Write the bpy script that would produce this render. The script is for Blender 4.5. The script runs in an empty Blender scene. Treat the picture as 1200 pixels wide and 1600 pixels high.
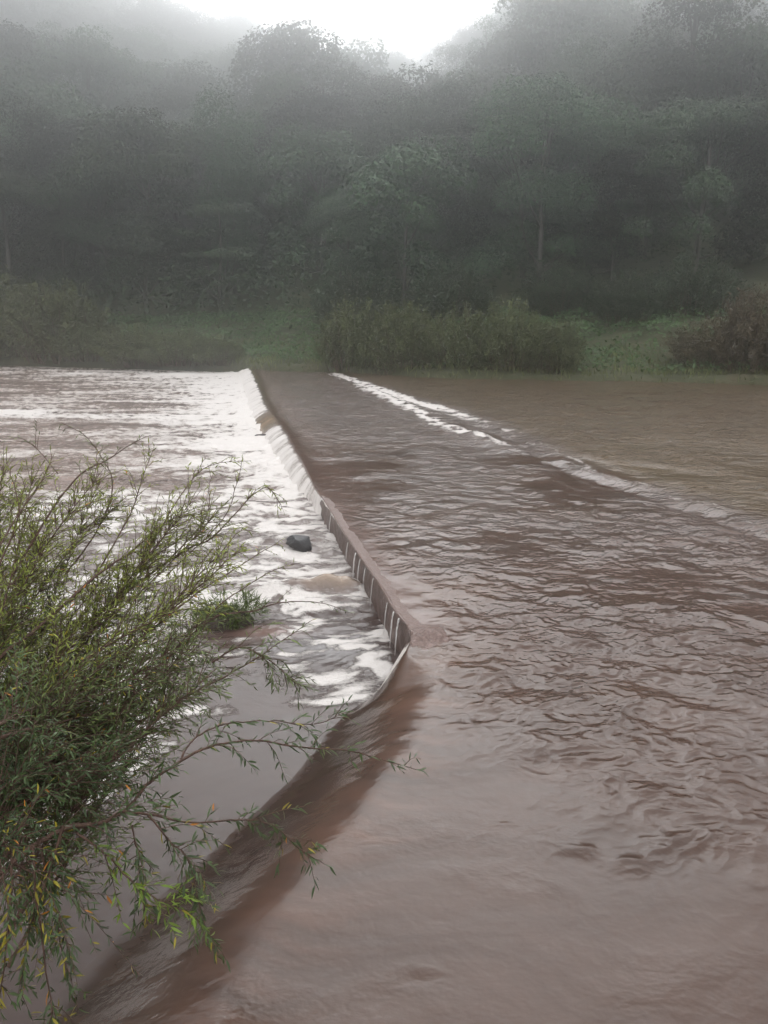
import bpy, math, random
import numpy as np
from mathutils import Vector

# ------------------------------------------------------------------ camera, sky, sun, exposure
SC = bpy.context.scene
COL = SC.collection
CAM_H, FPX = 2.5, 1232.0
PITCH = math.atan(295 / FPX)
cam_d = bpy.data.cameras.new('camera')
cam = bpy.data.objects.new('camera', cam_d); COL.objects.link(cam)
cam.location = (0, 0, CAM_H)
cam.rotation_euler = (math.pi / 2 - PITCH, 0, 0)
cam_d.sensor_fit = 'VERTICAL'; cam_d.sensor_height = 24; cam_d.lens = FPX / 1600 * 24
cam_d.clip_start = 0.05; cam_d.clip_end = 2000
SC.camera = cam

SUN_EL, SUN_AZ = math.radians(29), math.radians(4)          # azimuth from +Y towards +X
world = bpy.data.worlds.new('World'); SC.world = world; world.use_nodes = True
wt = world.node_tree; wt.nodes.clear()
sky = wt.nodes.new('ShaderNodeTexSky'); sky.sky_type = 'NISHITA'; sky.sun_disc = False
sky.sun_elevation = SUN_EL; sky.sun_rotation = SUN_AZ; sky.dust_density = 2; sky.air_density = 1.2
hs = wt.nodes.new('ShaderNodeHueSaturation'); hs.inputs['Saturation'].default_value = 0.14
bg = wt.nodes.new('ShaderNodeBackground'); bg.inputs['Strength'].default_value = 0.15
wo = wt.nodes.new('ShaderNodeOutputWorld')
ov = wt.nodes.new('ShaderNodeMix'); ov.data_type = 'RGBA'; ov.inputs['Factor'].default_value = 0.72; ov.inputs['B'].default_value = (6.2, 6.0, 5.85, 1)   # cloud cover evens the sky out
wt.links.new(sky.outputs[0], hs.inputs['Color']); wt.links.new(hs.outputs[0], ov.inputs['A']); wt.links.new(ov.outputs['Result'], bg.inputs['Color'])
wt.links.new(bg.outputs[0], wo.inputs['Surface'])
sun_d = bpy.data.lights.new('sun', 'SUN'); sun_d.energy = 0.8; sun_d.angle = math.radians(46); sun_d.color = (1, 0.98, 0.95)
sun = bpy.data.objects.new('sun', sun_d); COL.objects.link(sun)
sv = Vector((math.sin(SUN_AZ) * math.cos(SUN_EL), math.cos(SUN_AZ) * math.cos(SUN_EL), math.sin(SUN_EL)))
sun.rotation_euler = sv.to_track_quat('Z', 'Y').to_euler()
SC.view_settings.view_transform = 'Standard'; SC.view_settings.look = 'None'
SC.view_settings.gamma = 1; SC.view_settings.use_curve_mapping = False
SC.view_settings.exposure = 1.02
cy = SC.cycles
cy.use_denoising = True
cy.max_bounces = 6; cy.diffuse_bounces = 3; cy.glossy_bounces = 2; cy.transmission_bounces = 2
cy.volume_bounces = 2; cy.sample_clamp_indirect = 4; cy.caustics_reflective = False; cy.caustics_refractive = False

# ------------------------------------------------------------------ helpers
RS = np.random.RandomState(7)
random.seed(7)

def ray(px, py):
    r = (px - 600) / FPX; u = (800 - py) / FPX
    return np.array((r, math.cos(PITCH) + u * math.sin(PITCH), -math.sin(PITCH) + u * math.cos(PITCH)))
def at(px, py, z=0.0):
    d = ray(px, py); k = (z - CAM_H) / d[2]
    return np.array((d[0] * k, d[1] * k, z))
def atY(px, py, Y):
    d = ray(px, py); k = Y / d[1]
    return np.array((d[0] * k, Y, CAM_H + d[2] * k))

def ss(a, b, x):
    t = np.clip((x - a) / (b - a), 0, 1)
    return t * t * (3 - 2 * t)

_p = RS.permutation(256); _p = np.concatenate([_p, _p])
_ga = RS.rand(256) * 2 * np.pi; _gx, _gy = np.cos(_ga), np.sin(_ga)
def noise(x, y, seed=0):
    x = np.asarray(x, float) + seed * 17.13; y = np.asarray(y, float) + seed * 31.7
    xi = np.floor(x).astype(np.int64); yi = np.floor(y).astype(np.int64)
    xf = x - xi; yf = y - yi; xi &= 255; yi &= 255
    u = xf * xf * xf * (xf * (xf * 6 - 15) + 10); v = yf * yf * yf * (yf * (yf * 6 - 15) + 10)
    xj = (xi + 1) & 255; yj = (yi + 1) & 255
    def g(a, b, dx, dy):
        h = _p[_p[a] + b]; return _gx[h] * dx + _gy[h] * dy
    n0 = g(xi, yi, xf, yf); n1 = g(xj, yi, xf - 1, yf); n2 = g(xi, yj, xf, yf - 1); n3 = g(xj, yj, xf - 1, yf - 1)
    a = n0 + u * (n1 - n0); b = n2 + u * (n3 - n2)
    return (a + v * (b - a)) * 1.45
def fbm(x, y, seed=0, o=4, gain=0.5):
    s = 0; a = 1.0; t = 0
    for i in range(o):
        s = s + a * noise(x * 2 ** i, y * 2 ** i, seed + i * 3); t += a; a *= gain
    return s / t
def ridged(x, y, seed=0, o=3):
    s = 0; a = 1.0; t = 0
    for i in range(o):
        s = s + a * (1 - 2 * np.abs(noise(x * 2 ** i, y * 2 ** i, seed + i * 3))); t += a; a *= 0.5
    return s / t

def mesh_np(name, v, f, mat, parent=None, cols=None, smooth=True, attrs=None, mats=None, mat_idx=None):
    me = bpy.data.meshes.new(name)
    v = np.asarray(v, np.float32).reshape(-1, 3); f = np.asarray(f, np.int32); k = f.shape[1]; n = len(f)
    me.vertices.add(len(v)); me.vertices.foreach_set('co', v.ravel())
    me.loops.add(n * k); me.loops.foreach_set('vertex_index', f.ravel())
    me.polygons.add(n); me.polygons.foreach_set('loop_start', np.arange(0, n * k, k, dtype=np.int32))
    me.polygons.foreach_set('loop_total', np.full(n, k, np.int32))
    if smooth: me.polygons.foreach_set('use_smooth', np.ones(n, bool))
    if cols is not None:
        a = me.color_attributes.new('col', 'FLOAT_COLOR', 'POINT')
        c = np.ones((len(v), 4), np.float32); c[:, :3] = cols; a.data.foreach_set('color', c.ravel())
    for an, av in (attrs or {}).items():
        a = me.attributes.new(an, 'FLOAT', 'POINT'); a.data.foreach_set('value', np.asarray(av, np.float32).ravel())
    me.update(calc_edges=True)
    if mat: me.materials.append(mat)
    o = bpy.data.objects.new(name, me); COL.objects.link(o)
    if parent: o.parent = parent
    return o

def tag(o, label=None, cat=None, group=None, kind=None):
    if label: o['label'] = label
    if cat: o['category'] = cat
    if group: o['group'] = group
    if kind: o['kind'] = kind
    return o
def empty(name, loc=(0, 0, 0), rz=0.0):
    o = bpy.data.objects.new(name, None); COL.objects.link(o); o.location = loc; o.rotation_euler = (0, 0, rz)
    o.empty_display_size = 0.3
    return o
def copy_tree(src, loc, rz, sc):
    r = src.copy(); COL.objects.link(r); r.location = loc; r.rotation_euler = (0, 0, rz); r.scale = sc
    for ch in list(src.children):
        c = ch.copy(); COL.objects.link(c); c.parent = r
    return r

class Tri:                                                     # collects tubes into one quad mesh
    def __init__(s): s.v = []; s.f = []; s.n = 0
    def tube(s, pts, rad, k=6, cap=True):
        pts = np.asarray(pts, float); m = len(pts)
        tan = np.gradient(pts, axis=0); tan /= np.linalg.norm(tan, axis=1)[:, None] + 1e-9
        up = np.array((0.13, 0.07, 1.0)) if abs(tan[0][2]) < 0.9 else np.array((1.0, 0.1, 0))
        a = np.cross(tan, up); a /= np.linalg.norm(a, axis=1)[:, None] + 1e-9
        b = np.cross(tan, a)
        th = np.arange(k) / k * 2 * np.pi
        ring = pts[:, None, :] + np.asarray(rad)[:, None, None] * (np.cos(th)[None, :, None] * a[:, None, :] + np.sin(th)[None, :, None] * b[:, None, :])
        i = np.arange(m - 1)[:, None] * k; j = np.arange(k)[None, :]; j2 = (j + 1) % k
        f = np.stack([i + j, i + j2, i + k + j2, i + k + j], -1).reshape(-1, 4) + s.n
        s.v.append(ring.reshape(-1, 3)); s.f.append(f); s.n += m * k
    def build(s, name, mat, parent=None):
        return mesh_np(name, np.concatenate(s.v), np.concatenate(s.f), mat, parent)

def catmull(P, n=8):
    P = np.asarray(P, float); Q = np.vstack([2 * P[0] - P[1], P, 2 * P[-1] - P[-2]]); out = []
    for i in range(1, len(Q) - 2):
        t = np.linspace(0, 1, n, endpoint=False)[:, None]
        p0, p1, p2, p3 = Q[i - 1], Q[i], Q[i + 1], Q[i + 2]
        out.append(0.5 * (2 * p1 + (p2 - p0) * t + (2 * p0 - 5 * p1 + 4 * p2 - p3) * t ** 2 + (3 * p1 - p0 - 3 * p2 + p3) * t ** 3))
    out.append(P[-1:]); return np.vstack(out)

def unit(a): return a / (np.linalg.norm(a, axis=-1, keepdims=True) + 1e-9)
def leaf_quads(c, d, n, L, W):
    """rhombic leaf faces: centre c, length direction d, normal n"""
    n = unit(n); d = unit(d - n * np.sum(d * n, -1, keepdims=True)); s = np.cross(n, d)
    L = np.asarray(L)[:, None]; W = np.asarray(W)[:, None]
    v = np.stack([c - d * L / 2, c + s * W / 2 + d * L * 0.05, c + d * L / 2 - n * L * 0.12, c - s * W / 2 + d * L * 0.05], 1)
    f = np.arange(len(c) * 4).reshape(-1, 4)
    return v.reshape(-1, 3), f
def willow_leaves(b, d, n, L, W):
    """slender pointed leaf from base b: 6 verts, 4 tris"""
    n = unit(n); d = unit(d); n = unit(n - d * np.sum(d * n, -1, keepdims=True)); s = np.cross(n, d)
    L = np.asarray(L)[:, None]; W = np.asarray(W)[:, None]
    v = np.stack([b, b + d * L * .3 + s * W * .45 + n * L * .03, b + d * L * .3 - s * W * .45 + n * L * .03,
                  b + d * L * .66 + s * W * .36, b + d * L * .66 - s * W * .36, b + d * L - n * L * .10], 1)
    N = len(b); t = np.array([[0, 2, 1], [1, 2, 4], [1, 4, 3], [3, 4, 5]])
    f = (np.arange(N)[:, None, None] * 6 + t[None]).reshape(-1, 3)
    return v.reshape(-1, 3), f

# ------------------------------------------------------------------ materials
def new_mat(name):
    m = bpy.data.materials.new(name); m.use_nodes = True; nt = m.node_tree
    b = nt.nodes['Principled BSDF']; return m, nt, b
def N(nt, t, **kw):
    n = nt.nodes.new(t)
    for k, v in kw.items():
        if k in n.inputs: n.inputs[k].default_value = v
        else: setattr(n, k, v)
    return n
def math_n(nt, op, a, b=None, c=None):
    n = nt.nodes.new('ShaderNodeMath'); n.operation = op
    for i, x in enumerate((a, b, c)):
        if x is None: continue
        if isinstance(x, (int, float)): n.inputs[i].default_value = x
        else: nt.links.new(x, n.inputs[i])
    return n.outputs[0]
def pos_map(nt, scale, rot=0.0):
    g = nt.nodes.new('ShaderNodeNewGeometry'); mp = nt.nodes.new('ShaderNodeMapping')
    mp.inputs['Scale'].default_value = scale; mp.inputs['Rotation'].default_value = (0, 0, rot)
    nt.links.new(g.outputs['Position'], mp.inputs['Vector']); return mp.outputs[0]
def noise_n(nt, vec, scale, detail=3, rough=0.55, dist=0.0):
    n = N(nt, 'ShaderNodeTexNoise', Scale=scale, Detail=detail, Roughness=rough, Distortion=dist)
    nt.links.new(vec, n.inputs['Vector']); return n.outputs['Fac']

def water_mat():
    m, nt, b = new_mat('muddy_water'); L = nt.links.new
    ca = N(nt, 'ShaderNodeAttribute', attribute_name='col'); fa = N(nt, 'ShaderNodeAttribute', attribute_name='foam')
    ra = N(nt, 'ShaderNodeAttribute', attribute_name='rip')
    # foam: attribute plus fine streaky noise
    fv = pos_map(nt, (1.0, 1.6, 1.0), 0.12)
    n1 = noise_n(nt, fv, 7.0, 8, 0.72, 0.8); n2 = noise_n(nt, fv, 34.0, 5, 0.65, 0.4)
    mix = math_n(nt, 'ADD', math_n(nt, 'MULTIPLY', n1, 0.65), math_n(nt, 'MULTIPLY', n2, 0.35))
    thr = math_n(nt, 'SUBTRACT', math_n(nt, 'ADD', fa.outputs['Fac'], mix), 1.0)      # >0 is foam
    mr = N(nt, 'ShaderNodeMapRange'); mr.interpolation_type = 'SMOOTHSTEP'
    mr.inputs['From Min'].default_value = -0.14; mr.inputs['From Max'].default_value = 0.20
    L(thr, mr.inputs['Value']); foam = mr.outputs['Result']
    # silt mottling
    sv_ = pos_map(nt, (0.7, 1.3, 1.0), 0.2); sn = noise_n(nt, sv_, 1.3, 5, 0.6, 0.8)
    silt = N(nt, 'ShaderNodeMix', data_type='RGBA', blend_type='MULTIPLY'); silt.inputs['Factor'].default_value = 1.0
    cr = N(nt, 'ShaderNodeMapRange'); L(sn, cr.inputs['Value']); cr.inputs['From Min'].default_value = 0.25; cr.inputs['From Max'].default_value = 0.75
    cr.inputs['To Min'].default_value = 0.78; cr.inputs['To Max'].default_value = 1.22
    L(ca.outputs['Color'], silt.inputs['A']); L(cr.outputs[0], silt.inputs['B'])
    cm = N(nt, 'ShaderNodeMix', data_type='RGBA'); L(foam, cm.inputs['Factor'])
    L(silt.outputs['Result'], cm.inputs['A']); cm.inputs['B'].default_value = (0.78, 0.74, 0.71, 1)
    L(cm.outputs['Result'], b.inputs['Base Color'])
    ro = N(nt, 'ShaderNodeMapRange'); L(foam, ro.inputs['Value']); ro.inputs['To Min'].default_value = 0.13; ro.inputs['To Max'].default_value = 0.6
    L(ro.outputs[0], b.inputs['Roughness']); b.inputs['IOR'].default_value = 1.333
    # ripples too fine for the mesh
    v1 = pos_map(nt, (1.0, 1.4, 1.0), 0.45); v2 = pos_map(nt, (1.0, 1.2, 1.0), -0.6)
    w1 = noise_n(nt, v1, 3.2, 3, 0.5, 0.7); w2 = noise_n(nt, v2, 11.0, 2, 0.5, 0.4); w3 = noise_n(nt, v1, 34.0, 2, 0.5, 0)
    hsum = math_n(nt, 'ADD', math_n(nt, 'MULTIPLY', w1, 0.075), math_n(nt, 'ADD', math_n(nt, 'MULTIPLY', w2, 0.026), math_n(nt, 'MULTIPLY', w3, 0.008)))
    h = math_n(nt, 'MULTIPLY', hsum, ra.outputs['Fac'])
    fh = math_n(nt, 'MULTIPLY', math_n(nt, 'MULTIPLY', n2, foam), 0.022)
    bp = N(nt, 'ShaderNodeBump', Strength=1.0, Distance=1.0); L(math_n(nt, 'ADD', h, fh), bp.inputs['Height'])
    L(bp.outputs[0], b.inputs['Normal'])
    return m
M_WATER = water_mat()

def leaf_mat(name, base, var=0.25, rough=0.55, trans=0.25, hue=0.0):
    m, nt, b = new_mat(name); L = nt.links.new
    ca = N(nt, 'ShaderNodeAttribute', attribute_name='col')
    oi = N(nt, 'ShaderNodeObjectInfo')
    mr = N(nt, 'ShaderNodeMapRange'); L(oi.outputs['Random'], mr.inputs['Value'])
    mr.inputs['To Min'].default_value = 1 - var; mr.inputs['To Max'].default_value = 1 + var
    mu = N(nt, 'ShaderNodeMix', data_type='RGBA', blend_type='MULTIPLY'); mu.inputs['Factor'].default_value = 1
    mu.inputs['A'].default_value = (*base, 1); L(ca.outputs['Color'], mu.inputs['B'])
    m2 = N(nt, 'ShaderNodeMix', data_type='RGBA', blend_type='MULTIPLY'); m2.inputs['Factor'].default_value = 1
    L(mu.outputs['Result'], m2.inputs['A']); L(mr.outputs[0], m2.inputs['B'])
    h = N(nt, 'ShaderNodeHueSaturation'); L(m2.outputs['Result'], h.inputs['Color'])
    mh = N(nt, 'ShaderNodeMapRange'); L(oi.outputs['Random'], mh.inputs['Value']); mh.inputs['To Min'].default_value = 0.5 - hue; mh.inputs['To Max'].default_value = 0.5 + hue
    L(mh.outputs[0], h.inputs['Hue'])
    L(h.outputs[0], b.inputs['Base Color']); b.inputs['Roughness'].default_value = rough; b.inputs['IOR'].default_value = 1.4
    tr = N(nt, 'ShaderNodeBsdfTranslucent'); L(h.outputs[0], tr.inputs['Color'])
    ms = N(nt, 'ShaderNodeMixShader'); ms.inputs[0].default_value = trans
    L(b.outputs[0], ms.inputs[1]); L(tr.outputs[0], ms.inputs[2]); L(ms.outputs[0], nt.nodes['Material Output'].inputs['Surface'])
    return m
M_TREE = leaf_mat('forest_leaves', (0.046, 0.069, 0.036), 0.65, 0.6, 0.15, 0.035)
M_BUSH = leaf_mat('bank_bush_leaves', (0.110, 0.126, 0.060), 0.18, 0.6, 0.3, 0.012)
M_BUSHRED = leaf_mat('brown_bush_leaves', (0.110, 0.090, 0.056), 0.12, 0.6, 0.2, 0.01)
M_COVER = leaf_mat('ground_cover_leaves', (0.075, 0.135, 0.050), 0.1, 0.5, 0.25)
M_UNDER = leaf_mat('understorey_leaves', (0.040, 0.062, 0.030), 0.1, 0.6, 0.2)
M_GRASS = leaf_mat('grass_blades', (0.13, 0.15, 0.055), 0.1, 0.5, 0.3)
M_WILLOW = leaf_mat('willow_leaves', (0.098, 0.128, 0.043), 0.1, 0.42, 0.3)

def bark_mat(name, c1, c2, scale=6):
    m, nt, b = new_mat(name); L = nt.links.new
    g = N(nt, 'ShaderNodeTexCoord'); mp = N(nt, 'ShaderNodeMapping'); mp.inputs['Scale'].default_value = (1, 1, 0.25); L(g.outputs['Object'], mp.inputs[0])
    n = noise_n(nt, mp.outputs[0], scale, 5, 0.6); r = N(nt, 'ShaderNodeValToRGB'); L(n, r.inputs[0])
    r.color_ramp.elements[0].color = (*c1, 1); r.color_ramp.elements[1].color = (*c2, 1)
    r.color_ramp.elements[0].position = 0.35; r.color_ramp.elements[1].position = 0.65
    L(r.outputs[0], b.inputs['Base Color']); b.inputs['Roughness'].default_value = 0.8
    bp = N(nt, 'ShaderNodeBump', Strength=0.5, Distance=0.02); L(n, bp.inputs['Height']); L(bp.outputs[0], b.inputs['Normal'])
    return m
M_BARK = bark_mat('grey_bark', (0.045, 0.04, 0.035), (0.10, 0.09, 0.08))
M_PALE = bark_mat('pale_bark', (0.13, 0.125, 0.115), (0.26, 0.25, 0.23))
M_DARKBARK = bark_mat('dark_bark', (0.035, 0.03, 0.026), (0.09, 0.08, 0.07))
M_STEM = bark_mat('red_brown_stem', (0.055, 0.030, 0.022), (0.11, 0.06, 0.042), 40)

def concrete_mat():
    m, nt, b = new_mat('wet_mud_stained_concrete'); L = nt.links.new
    v = pos_map(nt, (1, 1, 1)); n = noise_n(nt, v, 3.0, 8, 0.65, 0.5); n2 = noise_n(nt, v, 45, 4, 0.6)
    vs = pos_map(nt, (6, 6, 0.8)); n3 = noise_n(nt, vs, 2.5, 4, 0.6)
    r = N(nt, 'ShaderNodeValToRGB'); L(math_n(nt, 'ADD', math_n(nt, 'MULTIPLY', n, 0.6), math_n(nt, 'MULTIPLY', n3, 0.4)), r.inputs[0])
    e = r.color_ramp.elements; e[0].position = 0.3; e[0].color = (0.045, 0.030, 0.025, 1); e[1].position = 0.72; e[1].color = (0.16, 0.105, 0.088, 1)
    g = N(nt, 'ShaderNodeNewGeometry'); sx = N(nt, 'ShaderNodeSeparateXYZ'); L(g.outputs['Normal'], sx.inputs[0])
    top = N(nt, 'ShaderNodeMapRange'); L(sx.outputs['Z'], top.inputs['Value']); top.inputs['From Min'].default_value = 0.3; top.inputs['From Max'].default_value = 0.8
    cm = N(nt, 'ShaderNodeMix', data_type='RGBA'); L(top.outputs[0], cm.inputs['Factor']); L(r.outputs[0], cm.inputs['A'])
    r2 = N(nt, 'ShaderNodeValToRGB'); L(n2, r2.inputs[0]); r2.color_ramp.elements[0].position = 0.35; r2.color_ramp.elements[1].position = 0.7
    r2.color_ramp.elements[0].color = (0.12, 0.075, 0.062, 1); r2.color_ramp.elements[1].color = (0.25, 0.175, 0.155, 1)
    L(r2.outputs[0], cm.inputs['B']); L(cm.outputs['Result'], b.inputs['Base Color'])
    b.inputs['Roughness'].default_value = 0.38
    bp = N(nt, 'ShaderNodeBump', Strength=0.9, Distance=0.012); L(math_n(nt, 'ADD', n2, n), bp.inputs['Height']); L(bp.outputs[0], b.inputs['Normal'])
    return m
M_CONC = concrete_mat()

def rock_mat(name, c1, c2, rough=0.3):
    m, nt, b = new_mat(name); L = nt.links.new
    v = pos_map(nt, (1, 1, 1)); n = noise_n(nt, v, 14, 8, 0.65, 0.4); r = N(nt, 'ShaderNodeValToRGB'); L(n, r.inputs[0])
    r.color_ramp.elements[0].position = 0.3; r.color_ramp.elements[1].position = 0.75
    r.color_ramp.elements[0].color = (*c1, 1); r.color_ramp.elements[1].color = (*c2, 1); L(r.outputs[0], b.inputs['Base Color'])
    b.inputs['Roughness'].default_value = rough
    bp = N(nt, 'ShaderNodeBump', Strength=0.8, Distance=0.02); L(n, bp.inputs['Height']); L(bp.outputs[0], b.inputs['Normal'])
    return m
M_ROCK = rock_mat('wet_black_rock', (0.008, 0.008, 0.009), (0.032, 0.031, 0.033), .42)
M_CLOD = rock_mat('dark_brown_clod', (0.015, 0.010, 0.008), (0.06, 0.035, 0.028), 0.6)

def ground_mat():
    m, nt, b = new_mat('forest_soil'); L = nt.links.new
    v = pos_map(nt, (1, 1, 1)); n = noise_n(nt, v, 0.5, 8, 0.65, 0.4); n2 = noise_n(nt, v, 4, 5, 0.6)
    r = N(nt, 'ShaderNodeValToRGB'); L(math_n(nt, 'ADD', math_n(nt, 'MULTIPLY', n, .6), math_n(nt, 'MULTIPLY', n2, .4)), r.inputs[0])
    e = r.color_ramp.elements; e[0].position = 0.35; e[0].color = (0.035, 0.032, 0.018, 1); e[1].position = 0.68; e[1].color = (0.11, 0.085, 0.055, 1)
    x = e.new(0.5); x.color = (0.05, 0.06, 0.025, 1)
    L(r.outputs[0], b.inputs['Base Color']); b.inputs['Roughness'].default_value = 0.9
    bp = N(nt, 'ShaderNodeBump', Strength=0.6, Distance=0.1); L(n2, bp.inputs['Height']); L(bp.outputs[0], b.inputs['Normal'])
    return m
M_GROUND = ground_mat()

# ------------------------------------------------------------------ plan of the river
ZL = -0.36
LIP = np.array([at(x, y)[:2] for x, y in [(397, 582), (420, 635), (450, 675), (480, 730), (495, 765), (530, 820), (563, 870), (590, 907),
     (617, 953), (637, 977), (643, 997), (640, 1012), (628, 1035), (610, 1100), (590, 1150), (530, 1225), (450, 1320), (385, 1400), (310, 1490), (225, 1600)]])
LIP = np.vstack([[-10.5, 60], LIP, [-1.15, 1.4], [-1.5, 0.2], [-2.2, -3]])[::-1]
def x_lip(y): return np.interp(y, LIP[:, 1], LIP[:, 0])
_W = np.array([(-3, .8), (2, .76), (3, .72), (3.4, .70), (4.8, .53), (5.4, .40), (5.7, .26), (5.88, .10), (5.98, .004), (11.3, .004), (11.8, .10), (13.9, .38), (18, .6), (25, .75), (42, .9), (60, 1)])
_D = np.array([(-3, .42), (5.75, .42), (5.96, .012), (11.25, .012), (11.55, .42), (14, .46), (60, .46)])
def w_over(y): return np.interp(y, _W[:, 0], _W[:, 1])
def d_over(y): return np.where(y < 5.75, -z_low(y) + .006, np.interp(y, _D[:, 0], _D[:, 1]))
def z_low(y): return np.interp(y, [2, 6, 10, 14, 50], [-.395, -.36, -.32, -.34, -.36])
KERB = np.array([at(x, y)[:2] for x, y in [(520, 584), (540, 590), (640, 624), (730, 652), (830, 700), (900, 738), (1050, 785), (1200, 835)]] + [[6.6, 4], [8, 0]])
CREST = np.array([at(x, y)[:2] for x, y in [(560, 604), (600, 620), (650, 645), (690, 668), (760, 690), (830, 712), (862, 724)]])
def poly_dist(x, y, P):
    """unsigned distance, signed side (+ = right of direction), arc parameter"""
    best = np.full(x.shape, 1e9); side = np.zeros(x.shape); arc = np.zeros(x.shape); acc = 0
    for a, b in zip(P[:-1], P[1:]):
        e = b - a; l2 = e @ e; l = math.sqrt(l2)
        t = np.clip(((x - a[0]) * e[0] + (y - a[1]) * e[1]) / l2, 0, 1)
        dx = x - a[0] - t * e[0]; dy = y - a[1] - t * e[1]; d = np.hypot(dx, dy)
        s = np.sign(-(e[0] * (y - a[1]) - e[1] * (x - a[0])))
        m = d < best; best = np.where(m, d, best); side = np.where(m, s, side); arc = np.where(m, acc + t * l, arc); acc += l
    return best, side, arc

def rows(y0, y1, n):
    """rows bunched near the camera, as a long river needs"""
    k = 2.5
    a = np.linspace(math.atan2(k, y0), math.atan2(k, y1), n); return k / np.tan(a)

def grid_faces(nr, nc):
    i = np.arange(nr - 1)[:, None] * nc; j = np.arange(nc - 1)[None, :]
    return np.stack([i + j, i + j + 1, i + nc + j + 1, i + nc + j], -1).reshape(-1, 4)

# ---- upper water: upstream river, thin sheet over the causeway, chute and falls over its lip
ys = np.concatenate([np.linspace(-2.8, 2.0, 40, endpoint=False), rows(2.0, 58, 1050)])
n_over, n_vis, n_far = 44, 560, 60
Yg = np.repeat(ys[:, None], n_over + n_vis + n_far, 1)
w = w_over(ys)[:, None]
tv = (0.60 * np.maximum(ys, 2) + 1.6)[:, None] - x_lip(ys)[:, None]
T = np.concatenate([-w * np.linspace(1.3, 0.0, n_over, endpoint=False)[None], tv * np.linspace(0, 1, n_vis, endpoint=False)[None] ** 1.05,
                    tv + (95 - tv) * np.linspace(0, 1, n_far)[None] ** 2], 1)
Wg = np.repeat(w, T.shape[1], 1); Dg = np.repeat(d_over(ys)[:, None], T.shape[1], 1)
wob = 0.05 * fbm(Yg * 0.9, Yg * 0, 3, 3) * ss(12, 16, Yg) + 0.03 * fbm(Yg * 1.3, Yg * 0, 5, 2) * ss(5.6, 4.8, Yg)
X = x_lip(Yg) + T + wob; S = np.clip(-T / Wg, 0, 1.3)
far_fall = ss(8, 11, Yg)
prof = np.where(far_fall > 0.5, S ** 1.7, ss(-0.12, 1.1, S - 0.0) * 1.04)
Rr = .32 * ss(5.8, 5.2, Yg)
prof = np.where(far_fall < .5, ss(0, 1.12, (Rr - T) / (Rr + Wg)), prof)
chute = ss(5.9, 5.5, Yg)
prof = np.where(far_fall > .5, prof, prof * 1.0)
Z = -Dg * prof
kd, ks, ka = poly_dist(X, Yg, KERB); q = -kd * ks * -1.0
q = kd * ks                                                     # + = right of the line walking towards the camera?
# the kerb polyline runs towards the camera, upstream lies on its left-hand (+x) side
q = np.where(X > np.interp(Yg, KERB[::-1, 1], KERB[::-1, 0]), kd, -kd)
up = ss(-0.05, 0.9, q)
Z += 0.065 * up * ss(1, 6, Yg) - 0.03 * np.exp(-((q + 0.16) / 0.14) ** 2) + 0.04 * np.exp(-((q + .7) / .3) ** 2) * ss(11, 14, Yg)
cd, _, ca_ = poly_dist(X, Yg, CREST)
cw = 0.20 + 0.006 * Yg
crest = np.exp(-(cd / cw) ** 2); Z += 0.09 * crest * (0.6 + 0.5 * noise(ca_ * 1.2, ca_ * 0, 9))
on_deck = (1 - up)
calm = ss(2.7, 6.0, Yg + 0.9 * fbm(X * .5, Yg * .5, 21, 2) + 0.35 * (X - 1))
patch = 0.25 + 0.95 * ss(-.35, .35, fbm(X * 0.42 + 3, Yg * 0.42, 22, 3))
patch = np.maximum(patch, .85 * ss(12, 18, Yg))
for (px_, py_, r_) in [(1060, 1325, .10), (1120, 1310, .12), (1000, 1350, .08), (1150, 1230, .25), (1040, 1250, .2), (900, 1330, .08), (660, 1520, .06), (820, 1180, .2)]:
    c_ = at(px_, py_); calm = calm + .45 * np.exp(-((X - c_[0]) / r_ / 1.6) ** 2 - ((Yg - c_[1]) / r_) ** 2)
amp = np.clip(calm * patch, 0.05, 1.3) * ss(-0.1, 0.5, T)
edge_thin = np.exp(-np.maximum(T, 0) / 0.35) * ss(5.9, 6.1, Yg) * ss(12.6, 11.0, Yg)
amp *= 1 - 0.85 * edge_thin
wx = X + 0.12 * fbm(X * 1.5, Yg * 1.5, 30, 2); wy = Yg + 0.12 * fbm(X * 1.5, Yg * 1.5, 31, 2)
spac = np.gradient(ys)[:, None] * np.ones_like(T)
def lod(lam): return ss(1.6, 3.2, lam / spac)
p2 = ss(-.25, .35, fbm(wx * .7, wy * .7, 44, 2)); ra_, rb_ = wx * .9 + wy * .43, wy * .9 - wx * .43; rc_, rd_ = wx * .8 - wy * .6, wy * .8 + wx * .6
deck_w = 1.35 * (0.010 * ridged(ra_ * 1.7, rb_ * 2.5, 40, 1) * lod(.4) * (.15 + .7 * p2) + 0.013 * noise(rc_ * 2.6, rd_ * 3.4, 45) * lod(.3) + 0.003 * ridged(rc_ * 3.4, rd_ * 4.6, 41, 1) * lod(.2) + .0075 * noise(ra_ * 3.6, rb_ * 4.9, 46) * lod(.22) * (1.3 - .6 * p2) + 0.0045 * ridged(ra_ * 7.5, rb_ * 10, 42, 1) * lod(.1) + 0.02 * fbm(wx * .5, wy * .8, 43, 2))
farw = ss(14, 24, Yg)
deck_w = deck_w + farw * (.030 * noise(wx * .55, wy * .8, 47) + .022 * ridged(ra_ * .9, rb_ * 1.3, 48, 1))
up_w = ((0.030 + .035 * farw) * noise(wx * 0.55, wy * 0.9, 50) + 0.035 * ridged(wx * 1.1, wy * 1.7, 53, 1) * ss(8, 16, Yg) + 0.014 * ridged(wx * 2.0, wy * 4.2, 51, 1) * lod(.25) + 0.004 * noise(wx * 6, wy * 9, 52) * lod(.11))
Z += amp * (deck_w * on_deck + up_w * up)
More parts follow.
